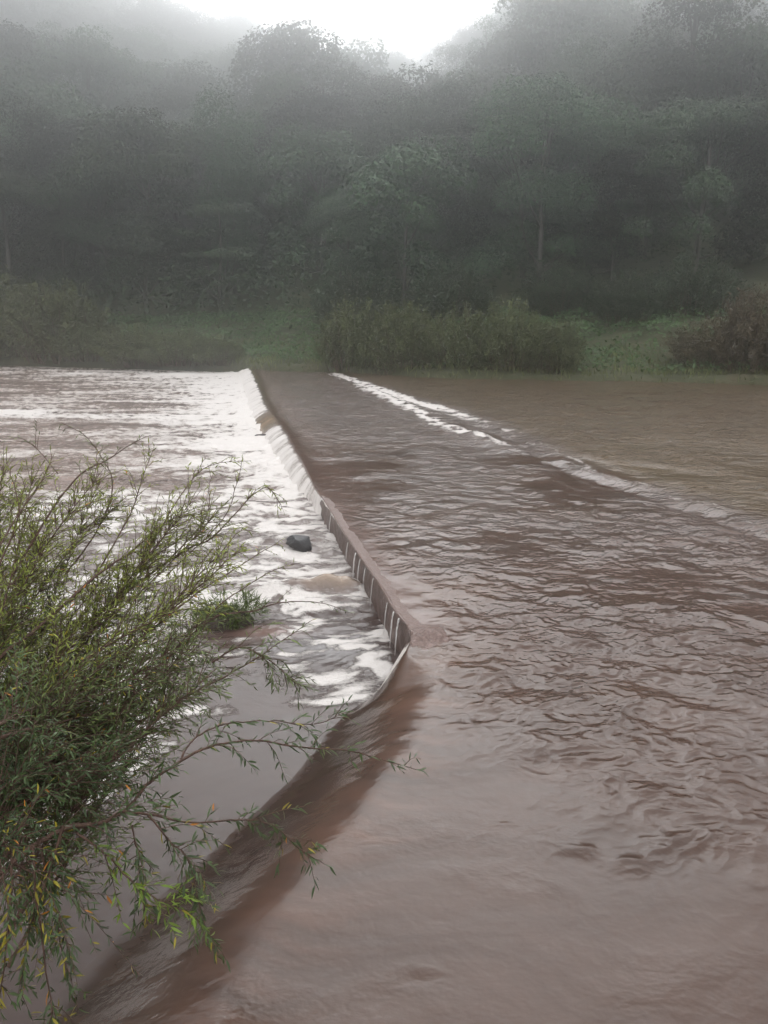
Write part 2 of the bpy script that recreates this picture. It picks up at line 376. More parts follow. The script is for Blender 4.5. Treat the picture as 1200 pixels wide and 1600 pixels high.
# long soft flow lines in the calm sheet and the chute, along the current
fw = Yg + .45 * np.minimum(T, .4) + .05 * noise(X * 2, Yg * 2, 64)
fl = noise(X * 0.9, fw * 4.5, 60); fl2 = noise(X * 1.8, fw * 14, 61)
near_chute = np.exp(-np.abs(T + Wg * .4) / 0.8) * ss(6.0, 5.2, Yg)
Z += near_chute * (0.005 * fl + 0.0015 * fl2)
Z += 0.004 * fbm(X * 0.8, Yg * 1.2, 63, 2) * (1 - calm)
# lip of the falls: finger-like streaks
curtain = far_fall * ss(0.0, 0.25, S)
st = noise(Yg * 2.2, S * .5, 69) * .5 + noise(Yg * 6.0, S * 0.6 + Yg * 0.1, 70) * 0.45 * ss(34, 14, Yg) + noise(Yg * 17, S * .8, 71) * 0.4 * ss(22, 12, Yg)
X = X + curtain * st * 0.02 * np.clip(S, 0, 1)
Z = Z + curtain * st * 0.004
# foam
rdg = np.exp(-((q - .22 - .12 * noise(ka * .5, ka * 0, 15)) / .26) ** 2) * ss(24, 16, Yg) * ss(2, 5, Yg)
Z += rdg * (.035 + .03 * noise(ka * 1.1, q * 2, 16))
foam = 0.0 * X + 0.10 + rdg * (.16 + .5 * fbm(ka * 1.2, q * 4, 17, 3))
dash = fbm(ca_ * 1.6 + 2 * cd, q * 3.5, 80, 4)
foam += np.exp(-(cd / (0.10 + .005 * Yg)) ** 2) * (0.40 + 1.0 * dash) * ss(13.5, 17, Yg)
kdash = fbm(ka * 1.3, q * 4, 81, 4)
foam += np.exp(-(kd / (0.10 + .006 * Yg)) ** 2) * (0.44 + 1.0 * kdash) * ss(19, 24, Yg)
foam += 0.12 * ss(-2.2, -.4, q) * (1 - up) * ss(10, 14, Yg)
foam += 0.22 * ss(.35, .75, ridged(X * .8, Yg * 1.8, 83, 2)) * on_deck * ss(16, 20, Yg)
foam += curtain * (0.44 + 0.30 * st + 0.14 * np.clip(S, 0, 1))
tan_sec = np.exp(-((Yg - 21.6) / 1.6) ** 2); foam -= curtain * tan_sec * 0.75
foam += 0.5 * chute * ss(0.85, 1.1, S) * ss(4.9, 5.6, Yg) * (0.6 + .8 * fbm(X * 4, Yg * 6, 84, 2))
foam += 0.75 * ss(5.5, 5.85, Yg) * ss(6.0, 5.9, Yg) * (S > .2)
foam = np.where(X > 0, foam, foam)
# colour
def mixc(A, B, t): return A + (np.array(B) - A) * t[..., None]
C = np.zeros(X.shape + (3,)) + np.array((0.080, 0.050, 0.039))
red = 0.5 + 0.5 * fbm(X * .35, Yg * .5, 90, 3)
C = mixc(C, (0.100, 0.056, 0.036), ss(.5, .8, red) * on_deck * .55)
C = mixc(C, (0.104, 0.070, 0.038), up * .95)
C = mixc(C, (0.20, 0.135, 0.118), edge_thin * .8)
band = np.exp(-((T - .35) / .6) ** 2) * ss(11, 13, Yg); C = mixc(C, (0.13, 0.075, 0.058), band * .5)
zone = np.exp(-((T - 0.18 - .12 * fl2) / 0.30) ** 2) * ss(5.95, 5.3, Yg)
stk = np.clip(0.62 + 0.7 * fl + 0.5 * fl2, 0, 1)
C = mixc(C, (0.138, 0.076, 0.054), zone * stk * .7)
slope_shade = chute * ss(-0.15, 0.55, (-T / Wg) + .07 * fl + .05 * fl2) * ss(1.24, 0.88, S + .05 * fl2) * (0.75 + .25 * np.clip(fl2 + .5, 0, 1))
C = mixc(C, (0.030, 0.020, 0.016), slope_shade * .75)  # shade of the slope tilting away from the sky, painted into the water colour
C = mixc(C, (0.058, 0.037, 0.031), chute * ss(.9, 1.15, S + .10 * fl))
C = mixc(C, (0.33, 0.245, 0.17), curtain * tan_sec * .9)
C = mixc(C, (0.42, 0.37, 0.34), curtain * (1 - tan_sec) * .95)
rip = np.clip(amp * (0.60 * on_deck + 1.9 * up), 0, 1.9) * (1 - curtain) * (0.45 + .55 * ss(4, 14, Yg) + 1.2 * ss(12, 30, Yg))
rip = np.maximum(rip, .06 + .10 * ss(-.1, .4, fbm(X * .9, Yg * 1.6, 24, 3)))
V = np.stack([X, Yg, Z], -1)
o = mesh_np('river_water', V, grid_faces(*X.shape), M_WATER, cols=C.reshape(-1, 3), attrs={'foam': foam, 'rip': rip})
tag(o, kind='structure')

# ---- lower water: the rapids downstream (left) of the causeway
ys = np.concatenate([np.linspace(-2.8, 2.2, 24, endpoint=False), rows(2.2, 66, 950)])
n_in, n_vis, n_far = 10, 620, 50
Yl = np.repeat(ys[:, None], n_in + n_vis + n_far, 1)
xr = (x_lip(ys) + 0.12)[:, None]
tv = xr + (0.60 * np.maximum(ys, 2) + 1.4)[:, None]
Tl = np.concatenate([np.linspace(-0.5, 0, n_in, endpoint=False)[None] + 0 * tv, tv * np.linspace(0, 1, n_vis, endpoint=False)[None] ** 1.1, tv + (90 - tv) * np.linspace(0, 1, n_far)[None] ** 2], 1)
Xl = xr - Tl
sp = np.gradient(ys)[:, None] * np.ones_like(Tl)
def lodl(lam): return ss(1.6, 3.2, lam / sp)
def blob(px, py, rx, ry, ang=0.0):
    c = at(px, py, ZL); dx = Xl - c[0]; dy = Yl - c[1]; ca, sa = math.cos(ang), math.sin(ang)
    return np.exp(-((dx * ca + dy * sa) / rx) ** 2 - ((-dx * sa + dy * ca) / ry) ** 2)
farz = ss(9.5, 14, Yl)
mid = ss(7.4, 8.0, Yl) * ss(14, 11, Yl)
left_rapid = ss(-1.4, -2.0, Xl) * ss(4.0, 5.2, Yl) * ss(9, 7, Yl)
pool = ss(5.7, 6.5, Yl) * ss(8.4, 7.4, Yl) * ss(-2.2, -1.0, Xl)
turb = np.clip(farz + 0.8 * mid + .35 * pool + 0.55 * left_rapid + 0.25 * blob(555, 1070, .5, .5), 0.04, 1)
ax = Xl + 0.35 * fbm(Xl * .7, Yl * .7, 100, 3); ay = Yl + 0.35 * fbm(Xl * .7, Yl * .7, 101, 3)
Zl = z_low(Yl) + turb * (0.045 * fbm(ax * .45, ay * .9, 102, 2) + 0.035 * ridged(ax * 1.0, ay * 1.9, 103, 1) * lodl(.8) + 0.020 * ridged(ax * 2.6, ay * 3.8, 104, 1) * lodl(.35)
      + 0.010 * ridged(ax * 6, ay * 8, 105, 1) * lodl(.15))
Zl += 0.02 * ss(25, 40, Yl) * ridged(Xl * .35, Yl * .3, 106, 2)
Zl += (0.14 + .05 * noise(Xl * 5, Yl * 4, 120)) * blob(515, 925, .42, .16) - 0.05 * blob(500, 965, .5, .18) + 0.09 * blob(410, 930, .45, .2) - .03 * blob(330, 955, .5, .3)
Zl += .05 * blob(480, 858, .3, .10) + 0.05 * blob(440, 850, .8, .25) - .03 * blob(470, 880, .5, .25)
dw = x_lip(Yl) - w_over(Yl) - Xl
Zl += 0.05 * np.exp(-(np.maximum(dw, 0) / .5) ** 2) * farz * (1 + 1.2 * noise(Xl * 3, Yl * 2.5, 107))
fr = 0.5 + 0.5 * fbm(ax * 0.22, ay * 1.1, 110, 4)
fd = 0.5 + 0.5 * fbm(ax * 1.6, ay * 3.4, 111, 4)
sw = 0.5 + 0.5 * fbm(ax * 3.2 + .8 * fd, ay * 6.0, 112, 3)
Fl = 0.16 + 0 * Xl
Fl += farz * (0.20 + 0.75 * (fr - .45) + 0.40 * (sw - .5))
Fl += farz * 0.75 * np.exp(-np.maximum(dw, 0) / (0.35 + 0.075 * Yl)) * (0.60 + 1.5 * (fd - .5) + 1.0 * (sw - .5)) * ss(10.5, 12.5, Yl)
Fl += mid * (0.27 + 1.2 * (fd - .5) + .9 * (sw - .5))
Fl += pool * (0.17 + 1.1 * (fd - .5) + 1.3 * (sw - .5))
Fl += left_rapid * (0.40 + 1.4 * (fd - .5))
for (px, py, rx, ry, a_) in [(400, 945, .55, .16, .5), (480, 900, .4, .10, .4), (545, 865, .25, .35, .4), (470, 835, .8, .2, .3), (455, 872, .3, .10, .5), (490, 880, .2, .06, .45), (560, 1085, .38, .16, .35), (505, 1100, .3, .10, .3),
                             (520, 1060, .45, .30, .30), (450, 1000, .4, .3, .20), (560, 1020, .25, .3, .2), (60, 1200, .6, .5, .4), (130, 1120, .6, .3, .4), (600, 1045, .10, .18, .35), (575, 1010, .14, .1, .2), (600, 985, .08, .35, .45), (280, 1110, .40, .10, .6), (180, 1170, .35, .22, .7), (90, 1240, .3, .3, .75),
                             (40, 1330, .18, .2, .5), (540, 1005, .25, .05, .2), (330, 900, .9, .25, .3), (430, 690, 1.4, .8, .5), (230, 652, 6, .5, .28), (20, 645, 1.3, .7, .7)]:
    Fl += 1.25 * a_ * blob(px, py, rx, ry) * (0.85 + 2.4 * (sw - .5))
Fl += ss(38, 46, Yl) * .14 * ridged(Xl * .3, Yl * .8, 113, 2)
Fl -= 0.12 * blob(515, 930, .34, .11) + .2 * blob(420, 985, .5, .2) + .10 * blob(450, 1020, .5, .3)
chl = ss(5.6, 5.2, Yl + (Xl + .3) * -.3) * ss(-1.9, -1.4, Xl)
Fl -= .1 * chl
Cl = np.zeros(Xl.shape + (3,)) + np.array((0.058, 0.037, 0.031))
Cl = mixc(Cl, (0.40, 0.29, 0.24), farz * np.clip(.45 + .9 * (fr - .45) + .5 * (sw - .5), 0, 1))
Cl = mixc(Cl, (0.24, 0.20, 0.185), np.clip(mid + left_rapid, 0, 1) * (.3 + .7 * fd))
Cl = mixc(Cl, (0.38, 0.30, 0.235), np.clip(1.3 * blob(515, 925, .34, .12), 0, 1) * .8)
Cl = mixc(Cl, (0.15, 0.14, 0.14), blob(500, 1010, .5, .45) * .8)
Cl = mixc(Cl, (0.22, 0.14, 0.12), blob(420, 990, .35, .16) * .7)
ripl = np.clip(turb * .9, .05, 1) * (0.4 + .6 * ss(4, 14, Yl)) + 0.0
ripl = np.where(Yl < 7.5, np.maximum(ripl, .12 * ss(5, 6.2, Yl)), ripl)
toe = np.exp(-(np.maximum(dw, -.02) / .10) ** 2) * ss(5.7, 5.2, Yl) * (.8 + .5 * noise(Xl * 1.5, Yl * 9, 130)); Cl = mixc(Cl, (.030, .022, .019), np.clip(toe, 0, 1) * .08)  # painted shade of the chute slope carried faintly onto the pool
o = mesh_np('downstream_water', np.stack([Xl, Yl, Zl], -1), grid_faces(*Xl.shape)[:, ::-1], M_WATER, cols=Cl.reshape(-1, 3), attrs={'foam': Fl, 'rip': ripl})
tag(o, kind='structure')

# ------------------------------------------------------------------ concrete causeway
def deck():
    yy = np.concatenate([np.linspace(-2, 5.5, 30, endpoint=False), np.linspace(5.5, 13, 380, endpoint=False), np.linspace(13, 44, 160)])
    def left(y): return np.where(y > 5.85, x_lip(y), np.interp(5.85, LIP[:, 1], LIP[:, 0]) + (5.85 - y) * .45)
    xl = left(yy); xk = np.interp(yy, KERB[::-1, 1], KERB[::-1, 0])
    tt = np.concatenate([np.linspace(0, 1.0, 90, endpoint=False), np.linspace(1.0, 2.2, 8)])
    rws = []
    for zf in (-1.2, -.6, -.45, -.38, -.31, -.24, -.17, -.11, -.06):
        n_ = 0.030 * fbm(yy * 2.2, np.full_like(yy, zf * 4), 200, 4) + 0.018 * noise(yy * 9, np.full_like(yy, zf * 14), 203)
        hole = .10 * np.exp(-((yy - 6.02) / .12) ** 2 - ((zf + .12) / .1) ** 2)
        rws.append(np.stack([xl - .012 + n_ * .8 + hole, yy, np.full_like(yy, zf)], -1))
    Xd, Zd = [], []
    for t in tt:
        x = xl + t
        wall = ss(5.8, 6.0, yy) * ss(13.0, 11.0, yy)
        z = -0.045 + 0.052 * wall * np.exp(-(t / .30) ** 2) + .007 * fbm(x * 5, yy * 5, 210, 4) * wall
        kx = x + .10 * noise(x * 6, yy * 6, 215) + .04 * noise(x * 19, yy * 19, 216); ky = yy + .10 * noise(x * 6, yy * 6, 217)
        knob = np.exp(-((kx - .37) / .18) ** 2 - ((ky - 5.99 - .35 * (kx - .37)) / .22) ** 2)
        z = z + knob * (.082 + .034 * fbm(x * 14, yy * 14, 212, 4))
        z = np.where(yy < 5.7, -.09, z) - (.012 if t == 0 else 0)
        rws.append(np.stack([x + (.004 * noise(yy * 7, yy * 0, 205) if t == 0 else 0), yy, z], -1))
    rws.append(np.stack([xk, yy, np.full_like(yy, -.06)], -1))
    rws.append(np.stack([xk, yy, np.full_like(yy, -1.2)], -1))
    V = np.stack(rws, 1)
    return V
root = empty('concrete_causeway', (0, 12, 0))
tag(root, 'low mud-stained concrete causeway with river water spilling over its left edge', 'causeway')
Vd = deck() - np.array((0, 12, 0)); ncol = Vd.shape[1]
F = grid_faces(Vd.shape[0], ncol); fi = F.reshape(Vd.shape[0] - 1, ncol - 1, 4)
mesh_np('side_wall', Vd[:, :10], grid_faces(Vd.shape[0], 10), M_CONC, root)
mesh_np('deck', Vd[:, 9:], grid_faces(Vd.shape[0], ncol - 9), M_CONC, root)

# thin trickles running down the exposed wall face
M_TRK, nt_, b_ = new_mat('white_trickle'); b_.inputs['Base Color'].default_value = (0.75, 0.74, 0.73, 1); b_.inputs['Roughness'].default_value = .25
for px, py, wd in [(520, 806, .010), (544, 848, .012), (555, 866, .024), (562, 876, .017), (571, 888, .008), (585, 905, .014), (608, 943, .011), (618, 958, .02), (627, 968, .028)]:
    y0 = at(px, py)[1]; x0 = float(x_lip(y0)); wl = Tri()
    for s_ in range(3):
        wd2 = wd * random.uniform(.6, 1.5); off = (s_ - 1) * wd * random.uniform(.5, 1.6); hh = random.uniform(.18, .31) if s_ != 1 else .33
        u = np.linspace(0, 1, 10); P = np.stack([x0 - .022 - u * .035, y0 + off + .012 * np.sin(u * 4 + s_), .004 - u ** 1.5 * hh], -1)
        P[:, 0] -= .012; P[:, 1] += .006 * np.sin(u * 9 + s_ * 2)
        wl.tube(P, wd * (.16 + .14 * np.sin(u * 3.0 + .3) + .06 * np.sin(u * 11 + s_)) * (1 - .5 * u), 6)
    o = wl.build('water_trickle', M_TRK); tag(o, 'thin white trickle of water running down the brown wall of the causeway', 'trickle of water', 'trickles down the causeway wall')

# ------------------------------------------------------------------ terrain
BANK = np.array([(-300, 110), (-120, 80), (-60, 64), (-26, 55), (-9, 47.8), (-6.5, 42.8), (-3.3, 41.4), (2.8, 35.6), (7.5, 34.5), (11, 33.8), (15, 31.5), (30, 27), (60, 22), (300, 0)])
def bank_y(x): return np.interp(x, BANK[:, 0], BANK[:, 1])
AZ = np.array([-.9, -.48, -.36, -.2, -.08, 0.0, .06, .10, .15, .34, .48, .9])
EL = np.array([.43, .395, .37, .312, .272, .25, .255, .275, .355, .335, .385, .41])      # tangent of the skyline elevation (tree tops)
RD = np.array([320, 320, 320, 335, 370, 390, 380, 300, 225, 235, 215, 205.])
def ground_z(x, y):
    x = np.asarray(x, float); y = np.asarray(y, float)
    yb = bank_y(x); d = y - yb
    az = x / np.maximum(y, 20); R = np.interp(az, AZ, RD); H = R * np.interp(az, AZ, EL) + 2.5 - 26
    y0 = yb + 15
    t = np.clip((y - y0) / (R - y0), 0, 1.6)
    hill = H * np.where(t < 1, t * (1.0 - 0.08 * np.sin(t * np.pi * 2)), 1 - (t - 1) * .25) + np.minimum(t * 8, 1) * 4.0 * fbm(x / 22, y / 22, 300, 3)
    bank = -1.4 + 1.75 * ss(-1.2, 1.0, d) + 2.6 * ss(1, 15, d) + .25 * fbm(x / 3, y / 3, 301, 3) * ss(-1, 1, d)
    z = bank + hill * ss(12, 20, d)
    # near bank: left foreground under the shrub, and behind the camera
    nb = np.maximum(ss(-1.75, -2.7, x + .25 * (y - 2.5)) * ss(4.4, 3.0, y), ss(0.6, -1.2, y))
    nb = nb * ss(10, 3, y)
    z = np.where(y < 12, z * (1 - nb) + nb * (0.15 + .12 * fbm(x, y, 305, 3)), z)
    return z
gx = np.sort(np.concatenate([np.linspace(-290, -50, 60, endpoint=False), np.linspace(-50, -6, 110, endpoint=False), np.linspace(-6, 2, 60, endpoint=False), np.linspace(2, 40, 90, endpoint=False), np.linspace(40, 290, 62)]))
gy = np.concatenate([np.linspace(-50, -4, 12, endpoint=False), np.linspace(-4, 6, 60, endpoint=False), np.linspace(6, 28, 20, endpoint=False), np.linspace(28, 66, 120, endpoint=False), np.linspace(66, 420, 150, endpoint=False), np.linspace(420, 515, 12)])
GX, GY = np.meshgrid(gx, gy)
o = mesh_np('ground', np.stack([GX, GY, ground_z(GX, GY)], -1), grid_faces(*GX.shape), M_GROUND)
tag(o, kind='structure')

# ------------------------------------------------------------------ vegetation builders
def rdir(n, rs, zmin=-1.0):
    z = rs.uniform(zmin, 1, n); a = rs.rand(n) * 2 * np.pi; r = np.sqrt(1 - z * z)
    return np.stack([r * np.cos(a), r * np.sin(a), z], -1)
def foliage(blobs, per, size, rs, zmin=-.5, shell=.72, droop=0.15, asp=.6):
    Vs, Fs, Cs, n0 = [], [], [], 0
    for (c, r, tint) in blobs:
        r = np.asarray(r, float); n = max(20, int(per * (np.prod(r) ** (2 / 3.))))
        d = rdir(n, rs, zmin)
        lump = 1 + .42 * fbm(d[:, 0] * 2.2 + c[0], d[:, 1] * 2.2 + d[:, 2] * 1.7 + c[2], int(rs.randint(50)), 2)
        rad = (shell + (1.08 - shell) * rs.rand(n) ** .6) * lump
        p = np.asarray(c) + d * r * rad[:, None]
        nm = unit(unit(d / r) * .9 + rdir(n, rs) * .8 + np.array((0, 0, .35)))
        ld = rdir(n, rs) + np.array((0, 0, -droop))
        s = size * rs.uniform(.55, 1.35, n)
        v, f = leaf_quads(p, ld, nm, s, s * asp)
        t = tint * rs.uniform(.75, 1.25, (n, 1)) * (1 + rs.uniform(-.08, .08, (n, 3)))
        Vs.append(v); Fs.append(f + n0); Cs.append(np.repeat(t, 4, 0)); n0 += len(v)
    return np.concatenate(Vs), np.concatenate(Fs), np.concatenate(Cs)

def make_tree(kind, seed, leaf=.22, per=330, bark=None):
    rs = np.random.RandomState(seed); t = empty(kind, (0, 0, -500)); wd = Tri(); blobs = []
    if kind in ('broadleaf_tree', 'spreading_tree'):
        H = 9 if kind == 'broadleaf_tree' else 10; R = 4.0 if kind == 'broadleaf_tree' else 5.4; nb = 17 if kind == 'broadleaf_tree' else 20
        for i in range(nb):
            a = i * 2.4 + rs.uniform(-.4, .4); rr = R * math.sqrt((i + .5) / nb) * rs.uniform(.75, 1.1)
            zc = H + (1 - (rr / R) ** 2) * 3.2 + rs.uniform(-1.2, 1.0)
            if kind == 'spreading_tree': zc = H + (1 - (rr / R) ** 2) * 1.7 + rs.uniform(-.8, .7)
            r = rs.uniform(1.1, 1.9); blobs.append(((rr * math.cos(a), rr * math.sin(a), zc), (r * 1.15, r * 1.15, r * .8), rs.uniform(.65, 1.4)))
        for i in range(14):
            a = rs.rand() * 6.28; rr = R * rs.uniform(.35, .95); r = rs.uniform(.9, 1.6)
            blobs.append(((rr * math.cos(a), rr * math.sin(a), H * rs.uniform(.15, .85)), (r, r, r * .9), rs.uniform(.6, 1.2)))
        top = H
    elif kind == 'tall_tree':
        for i in range(15):
            a = rs.rand() * 6.28; rr = 2.6 * math.sqrt(rs.rand()); zc = 13 + rs.uniform(-2.5, 3.8); r = rs.uniform(.9, 1.6)
            blobs.append(((rr * math.cos(a), rr * math.sin(a), zc), (r, r, r * .75), rs.uniform(.65, 1.35)))
        for i in range(9):
            a = rs.rand() * 6.28; blobs.append(((2 * math.cos(a), 2 * math.sin(a), rs.uniform(2, 10)), (1.1, 1.1, .9), rs.uniform(.7, 1.2)))
        top = 13
    elif kind == 'vine_draped_tree':
        for i in range(24):
            zc = 1.5 + 13.5 * (i + .5) / 24; a = rs.rand() * 6.28; rr = rs.uniform(.2, 1.5) * (1.3 if zc > 9 else .9); r = rs.uniform(.9, 1.6)
            blobs.append(((rr * math.cos(a), rr * math.sin(a), zc), (r, r, r * 1.35), rs.uniform(.65, 1.3)))
        top = 13
    elif kind == 'layered_tree':
        for i in range(26):
            lv = rs.randint(0, 4); a = rs.rand() * 6.28; rr = rs.uniform(.6, 4.2 - .7 * lv); zc = 3.6 + lv * 1.5 + rs.uniform(-.3, .3) - .06 * rr * rr
            r = rs.uniform(.7, 1.3); blobs.append(((rr * math.cos(a), rr * math.sin(a), zc), (r * 1.2, r * 1.2, r * .28), rs.uniform(.8, 1.5)))
        top = 8
    lean = rs.uniform(-.6, .6, 2); k = 9
    u = np.linspace(0, 1, k); tp = np.stack([lean[0] * u ** 2 + .15 * np.sin(u * 5), lean[1] * u ** 2 + .12 * np.cos(u * 4), -1 + u * (top + 1)], -1)
    wd.tube(tp, np.interp(u, [0, .1, 1], [.42, .28, .12]) * (1.0 if top > 9 else .6), 8)
    lb = Tri()
    for (c, r, _) in blobs[::3]:
        c = np.array(c); s0 = np.clip((c[2] - 2.5) / (top + 1), .25, .98); b0 = tp[int(s0 * (k - 1))]
        md = b0 * .45 + c * .55 + np.array((0, 0, -.5)) + rs.uniform(-.3, .3, 3)
        pts = catmull([b0, md, c], 5); lb.tube(pts, np.linspace(.09, .02, len(pts)), 5)
    wd.build('trunk', bark or M_BARK, t); lb.build('limbs', M_DARKBARK, t)
    v, f, c = foliage(blobs, per, leaf, rs, droop=.3 if kind == 'vine_draped_tree' else .1, asp=.62)
    mesh_np('crown', v, f, M_TREE, t, cols=c, smooth=False)
    return t

def make_bush(name, seed, mat, R=2.6, H=3.2, n_stem=260, per=60, leaf=.16):
    """many upright thin stems carrying narrow leaves: an uneven feathery dome"""
    rs = np.random.RandomState(seed); t = empty(name, (0, 0, -500)); wd = Tri(); P, D, Nn, Lf, Cc = [], [], [], [], []
    for i in range(n_stem):
        a = rs.rand() * 6.28; q_ = math.sqrt(rs.rand()); b0 = np.array((q_ * R * .6 * math.cos(a), q_ * R * .6 * math.sin(a), -.2))
        h = H * (1 - .55 * q_ ** 2.2) * rs.uniform(.55, 1.08) * (1 + .22 * math.sin(a * 3 + seed) * q_)
        e = np.array((q_ * R * rs.uniform(.85, 1.1) * math.cos(a + rs.uniform(-.3, .3)), q_ * R * rs.uniform(.85, 1.1) * math.sin(a), h))
        m = b0 * .4 + e * .6 + np.array((0, 0, .18 * h)) * (1 if q_ > .4 else 0); pts = catmull([b0, m, e], 6)
        if i % 3 == 0: wd.tube(pts, np.linspace(.022, .005, len(pts)), 4)
        n = per; s = rs.uniform(.12, 1.0, n) ** .8; idx = s * (len(pts) - 1.001); i0 = idx.astype(int); fr_ = (idx - i0)[:, None]
        p = pts[i0] * (1 - fr_) + pts[i0 + 1] * fr_; tg = unit(pts[i0 + 1] - pts[i0])
        dd = unit(tg * .45 + rdir(n, rs) * .85); p = p + rdir(n, rs) * .13
        P.append(p); D.append(dd); Nn.append(rdir(n, rs)); Lf.append(leaf * rs.uniform(.5, 1.4, n)); Cc.append(np.repeat(rs.uniform(.7, 1.3) * rs.uniform(.8, 1.25, (n, 1)) * np.array([[1, 1, 1]]), 1, 0))
    P = np.concatenate(P); P[:, 2] = np.maximum(P[:, 2], -.15)
    Lf = np.concatenate(Lf)
    v, f = leaf_quads(P, np.concatenate(D), np.concatenate(Nn), Lf, Lf * .36)
    wd.build('stems', M_STEM, t); mesh_np('foliage', v, f, mat, t, cols=np.repeat(np.concatenate(Cc), 4, 0), smooth=False)
    return t

# ------------------------------------------------------------------ forest on the far hillside
LEAF = [.17, .24, .32, .22, .28, .2, .2, .2]; PER = [430, 300, 190, 340, 240, 380, 380, 380]
kinds = [('broadleaf_tree', 1, None), ('broadleaf_tree', 2, None), ('broadleaf_tree', 3, None), ('spreading_tree', 4, None), ('spreading_tree', 5, M_PALE), ('tall_tree', 6, None), ('tall_tree', 7, None), ('vine_draped_tree', 8, None)]
PROTO = [make_tree(k, s, LEAF[i], PER[i], bark=b) for i, (k, s, b) in enumerate(kinds)]
P_LAYER = make_tree('layered_tree', 11, leaf=.28, per=220)
used = set()
def place(proto, x, y, rz, sc, label, cat, group=None, dz=0.0):
    loc = (x, y, float(ground_z(x, y)) - .15 + dz)
    sc = sc if isinstance(sc, tuple) else (sc, sc, sc)
    if proto.name in used: o = copy_tree(proto, loc, rz, sc)
    else:
        o = proto; used.add(proto.name); o.location = loc; o.rotation_euler = (0, 0, rz); o.scale = sc
    for k in ('group', 'label', 'category'):
        if k in o: del o[k]
    tag(o, label, cat, group); return o
def px_at(px, Y): return (px - 600) / FPX * Y * 1.03
rs = np.random.RandomState(42)
# trees with a place of their own
special = [
    (P_LAYER, 362, 66, 1.0, 'small tree with pale layered leaves at the foot of the left slope'),
    (PROTO[6], 745, 118, 1.25, 'tall dark tree breaking the skyline left of centre on the right slope'),
    (PROTO[7], 800, 116, 1.3, 'vine-draped dark tree on the skyline beside the bright gap at the top'),
    (PROTO[5], 978, 60, .55, 'slender tree with a straight bare trunk low on the right slope'),
    (PROTO[4], 445, 96, 1.15, 'spreading tree with pale forked trunk in the middle of the left slope'),
    (PROTO[2], 300, 92, 1.0, 'rounded tree with short pale trunk left of the forked tree on the slope'),
    (PROTO[0], 545, 56, .62, 'olive-green rounded tree just behind the middle bank bushes'),
    (PROTO[1], 930, 54, .62, 'dark rounded tree behind the grassy patch on the right bank'),
    (PROTO[3], 60, 72, .95, 'dark spreading tree behind the tall bush at the left edge'),
    (PROTO[3], 800, 60, .9, 'broad dark tree directly above the middle bushes on the far bank'),
    (PROTO[1], 1165, 52, .85, 'dark tree leaning out above the brown bush at the right edge'),
]
sp_xy = []
for pr, px, Y, s, lab in special:
    x = px_at(px, Y); sp_xy.append((x, Y)); place(pr, x, Y, rs.rand() * 6.28, s, lab, 'tree')
cnt = 0; cand = []
y = 0.0
for Y in np.concatenate([np.arange(54, 100, 7.0), np.arange(100, 410, 14.0)]):
    step = 7.2 if Y < 99 else 14.6; half = Y * .545 + 3
    for x in np.arange(-half, half, step):
        xx = x + rs.uniform(-.42, .42) * step; yy = Y + rs.uniform(-.42, .42) * step
        d_ = yy - bank_y(xx)
        az = xx / yy
        if d_ < 14 or yy > np.interp(az, AZ, RD) + 7: continue
        if min((xx - a) ** 2 + (yy - b) ** 2 for a, b in sp_xy) < 14: continue
        cand.append((yy, xx))
cand.sort()
for yy, xx in cand[:285]:
    az = xx / yy; k = rs.choice(8, p=[.22, .22, .2, .18, .0, .03, .03, .12]); s = rs.uniform(.8, 1.15) * (1.05 if yy < 99 else 1.5 if yy < 200 else 1.75)
    if yy < 62: s *= .8
    side = ('misty green tree in the dense forest covering the left slope', 'trees on the left slope') if az < -.06 else \
           (('pale tree fading into the mist in the central ravine', 'trees in the central ravine') if az < .09 else ('dark misty tree in the dense forest covering the right slope', 'trees on the right slope'))
    place(PROTO[k], xx, yy, rs.rand() * 6.28, (s * rs.uniform(.9, 1.15), s * rs.uniform(.9, 1.15), s * rs.uniform(.85, 1.2)), side[0], 'tree', side[1])
print('hill trees', len(cand))

# understorey: the mass of shrubs and creepers between the trunks
def scatter(n, yr, xr_fn, size, name, mat, h=(0, .6), asp=.6, seed=1, dens=None, upright=False, tint=(.7, 1.3), grow=120.):
    r = np.random.RandomState(seed); u = r.rand(n); Y = yr[0] + (yr[1] - yr[0]) * u ** .8; X = xr_fn(Y, r.rand(n))
    if dens is not None:
        m = dens(X, Y, r.rand(n)); X, Y = X[m], Y[m]
    n = len(X); z = ground_z(X, Y)
    lump = np.clip(.5 + .9 * fbm(X / 2.3, Y / 2.3, seed, 3), 0, 1.3)
    hh = h[0] + (h[1] - h[0]) * lump * r.uniform(.3, 1, n)
    p = np.stack([X, Y, z + hh], -1)
    s = size * r.uniform(.5, 1.4, n) * (1 + (Y - yr[0]) / grow)
    nm = r.normal(0, .5, (n, 3)) + np.array((0, -.45, .8)); d = rdir(n, r)
    if upright: nm = r.normal(0, .6, (n, 3)) + np.array((0, -.9, 0)); d = r.normal(0, .3, (n, 3)) + np.array((0, 0, 1.))
    v, f = leaf_quads(p, d, nm, s, s * asp)
    c = np.repeat(r.uniform(*tint, (n, 1)) * (.75 + .5 * lump[:, None]) * np.ones((1, 3)), 4, 0)
    return tag(mesh_np(name, v, f, mat, cols=c, smooth=False), kind='stuff')
scatter(330000, (50, 400), lambda Y, u: (u * 2 - 1) * (Y * .62 + 5), .34, 'undergrowth', M_UNDER, (0.1, 5.5), seed=3, grow=70., dens=lambda X, Y, u: (Y - bank_y(X) > 9) & (Y < np.interp(X / Y, AZ, RD) + 14))
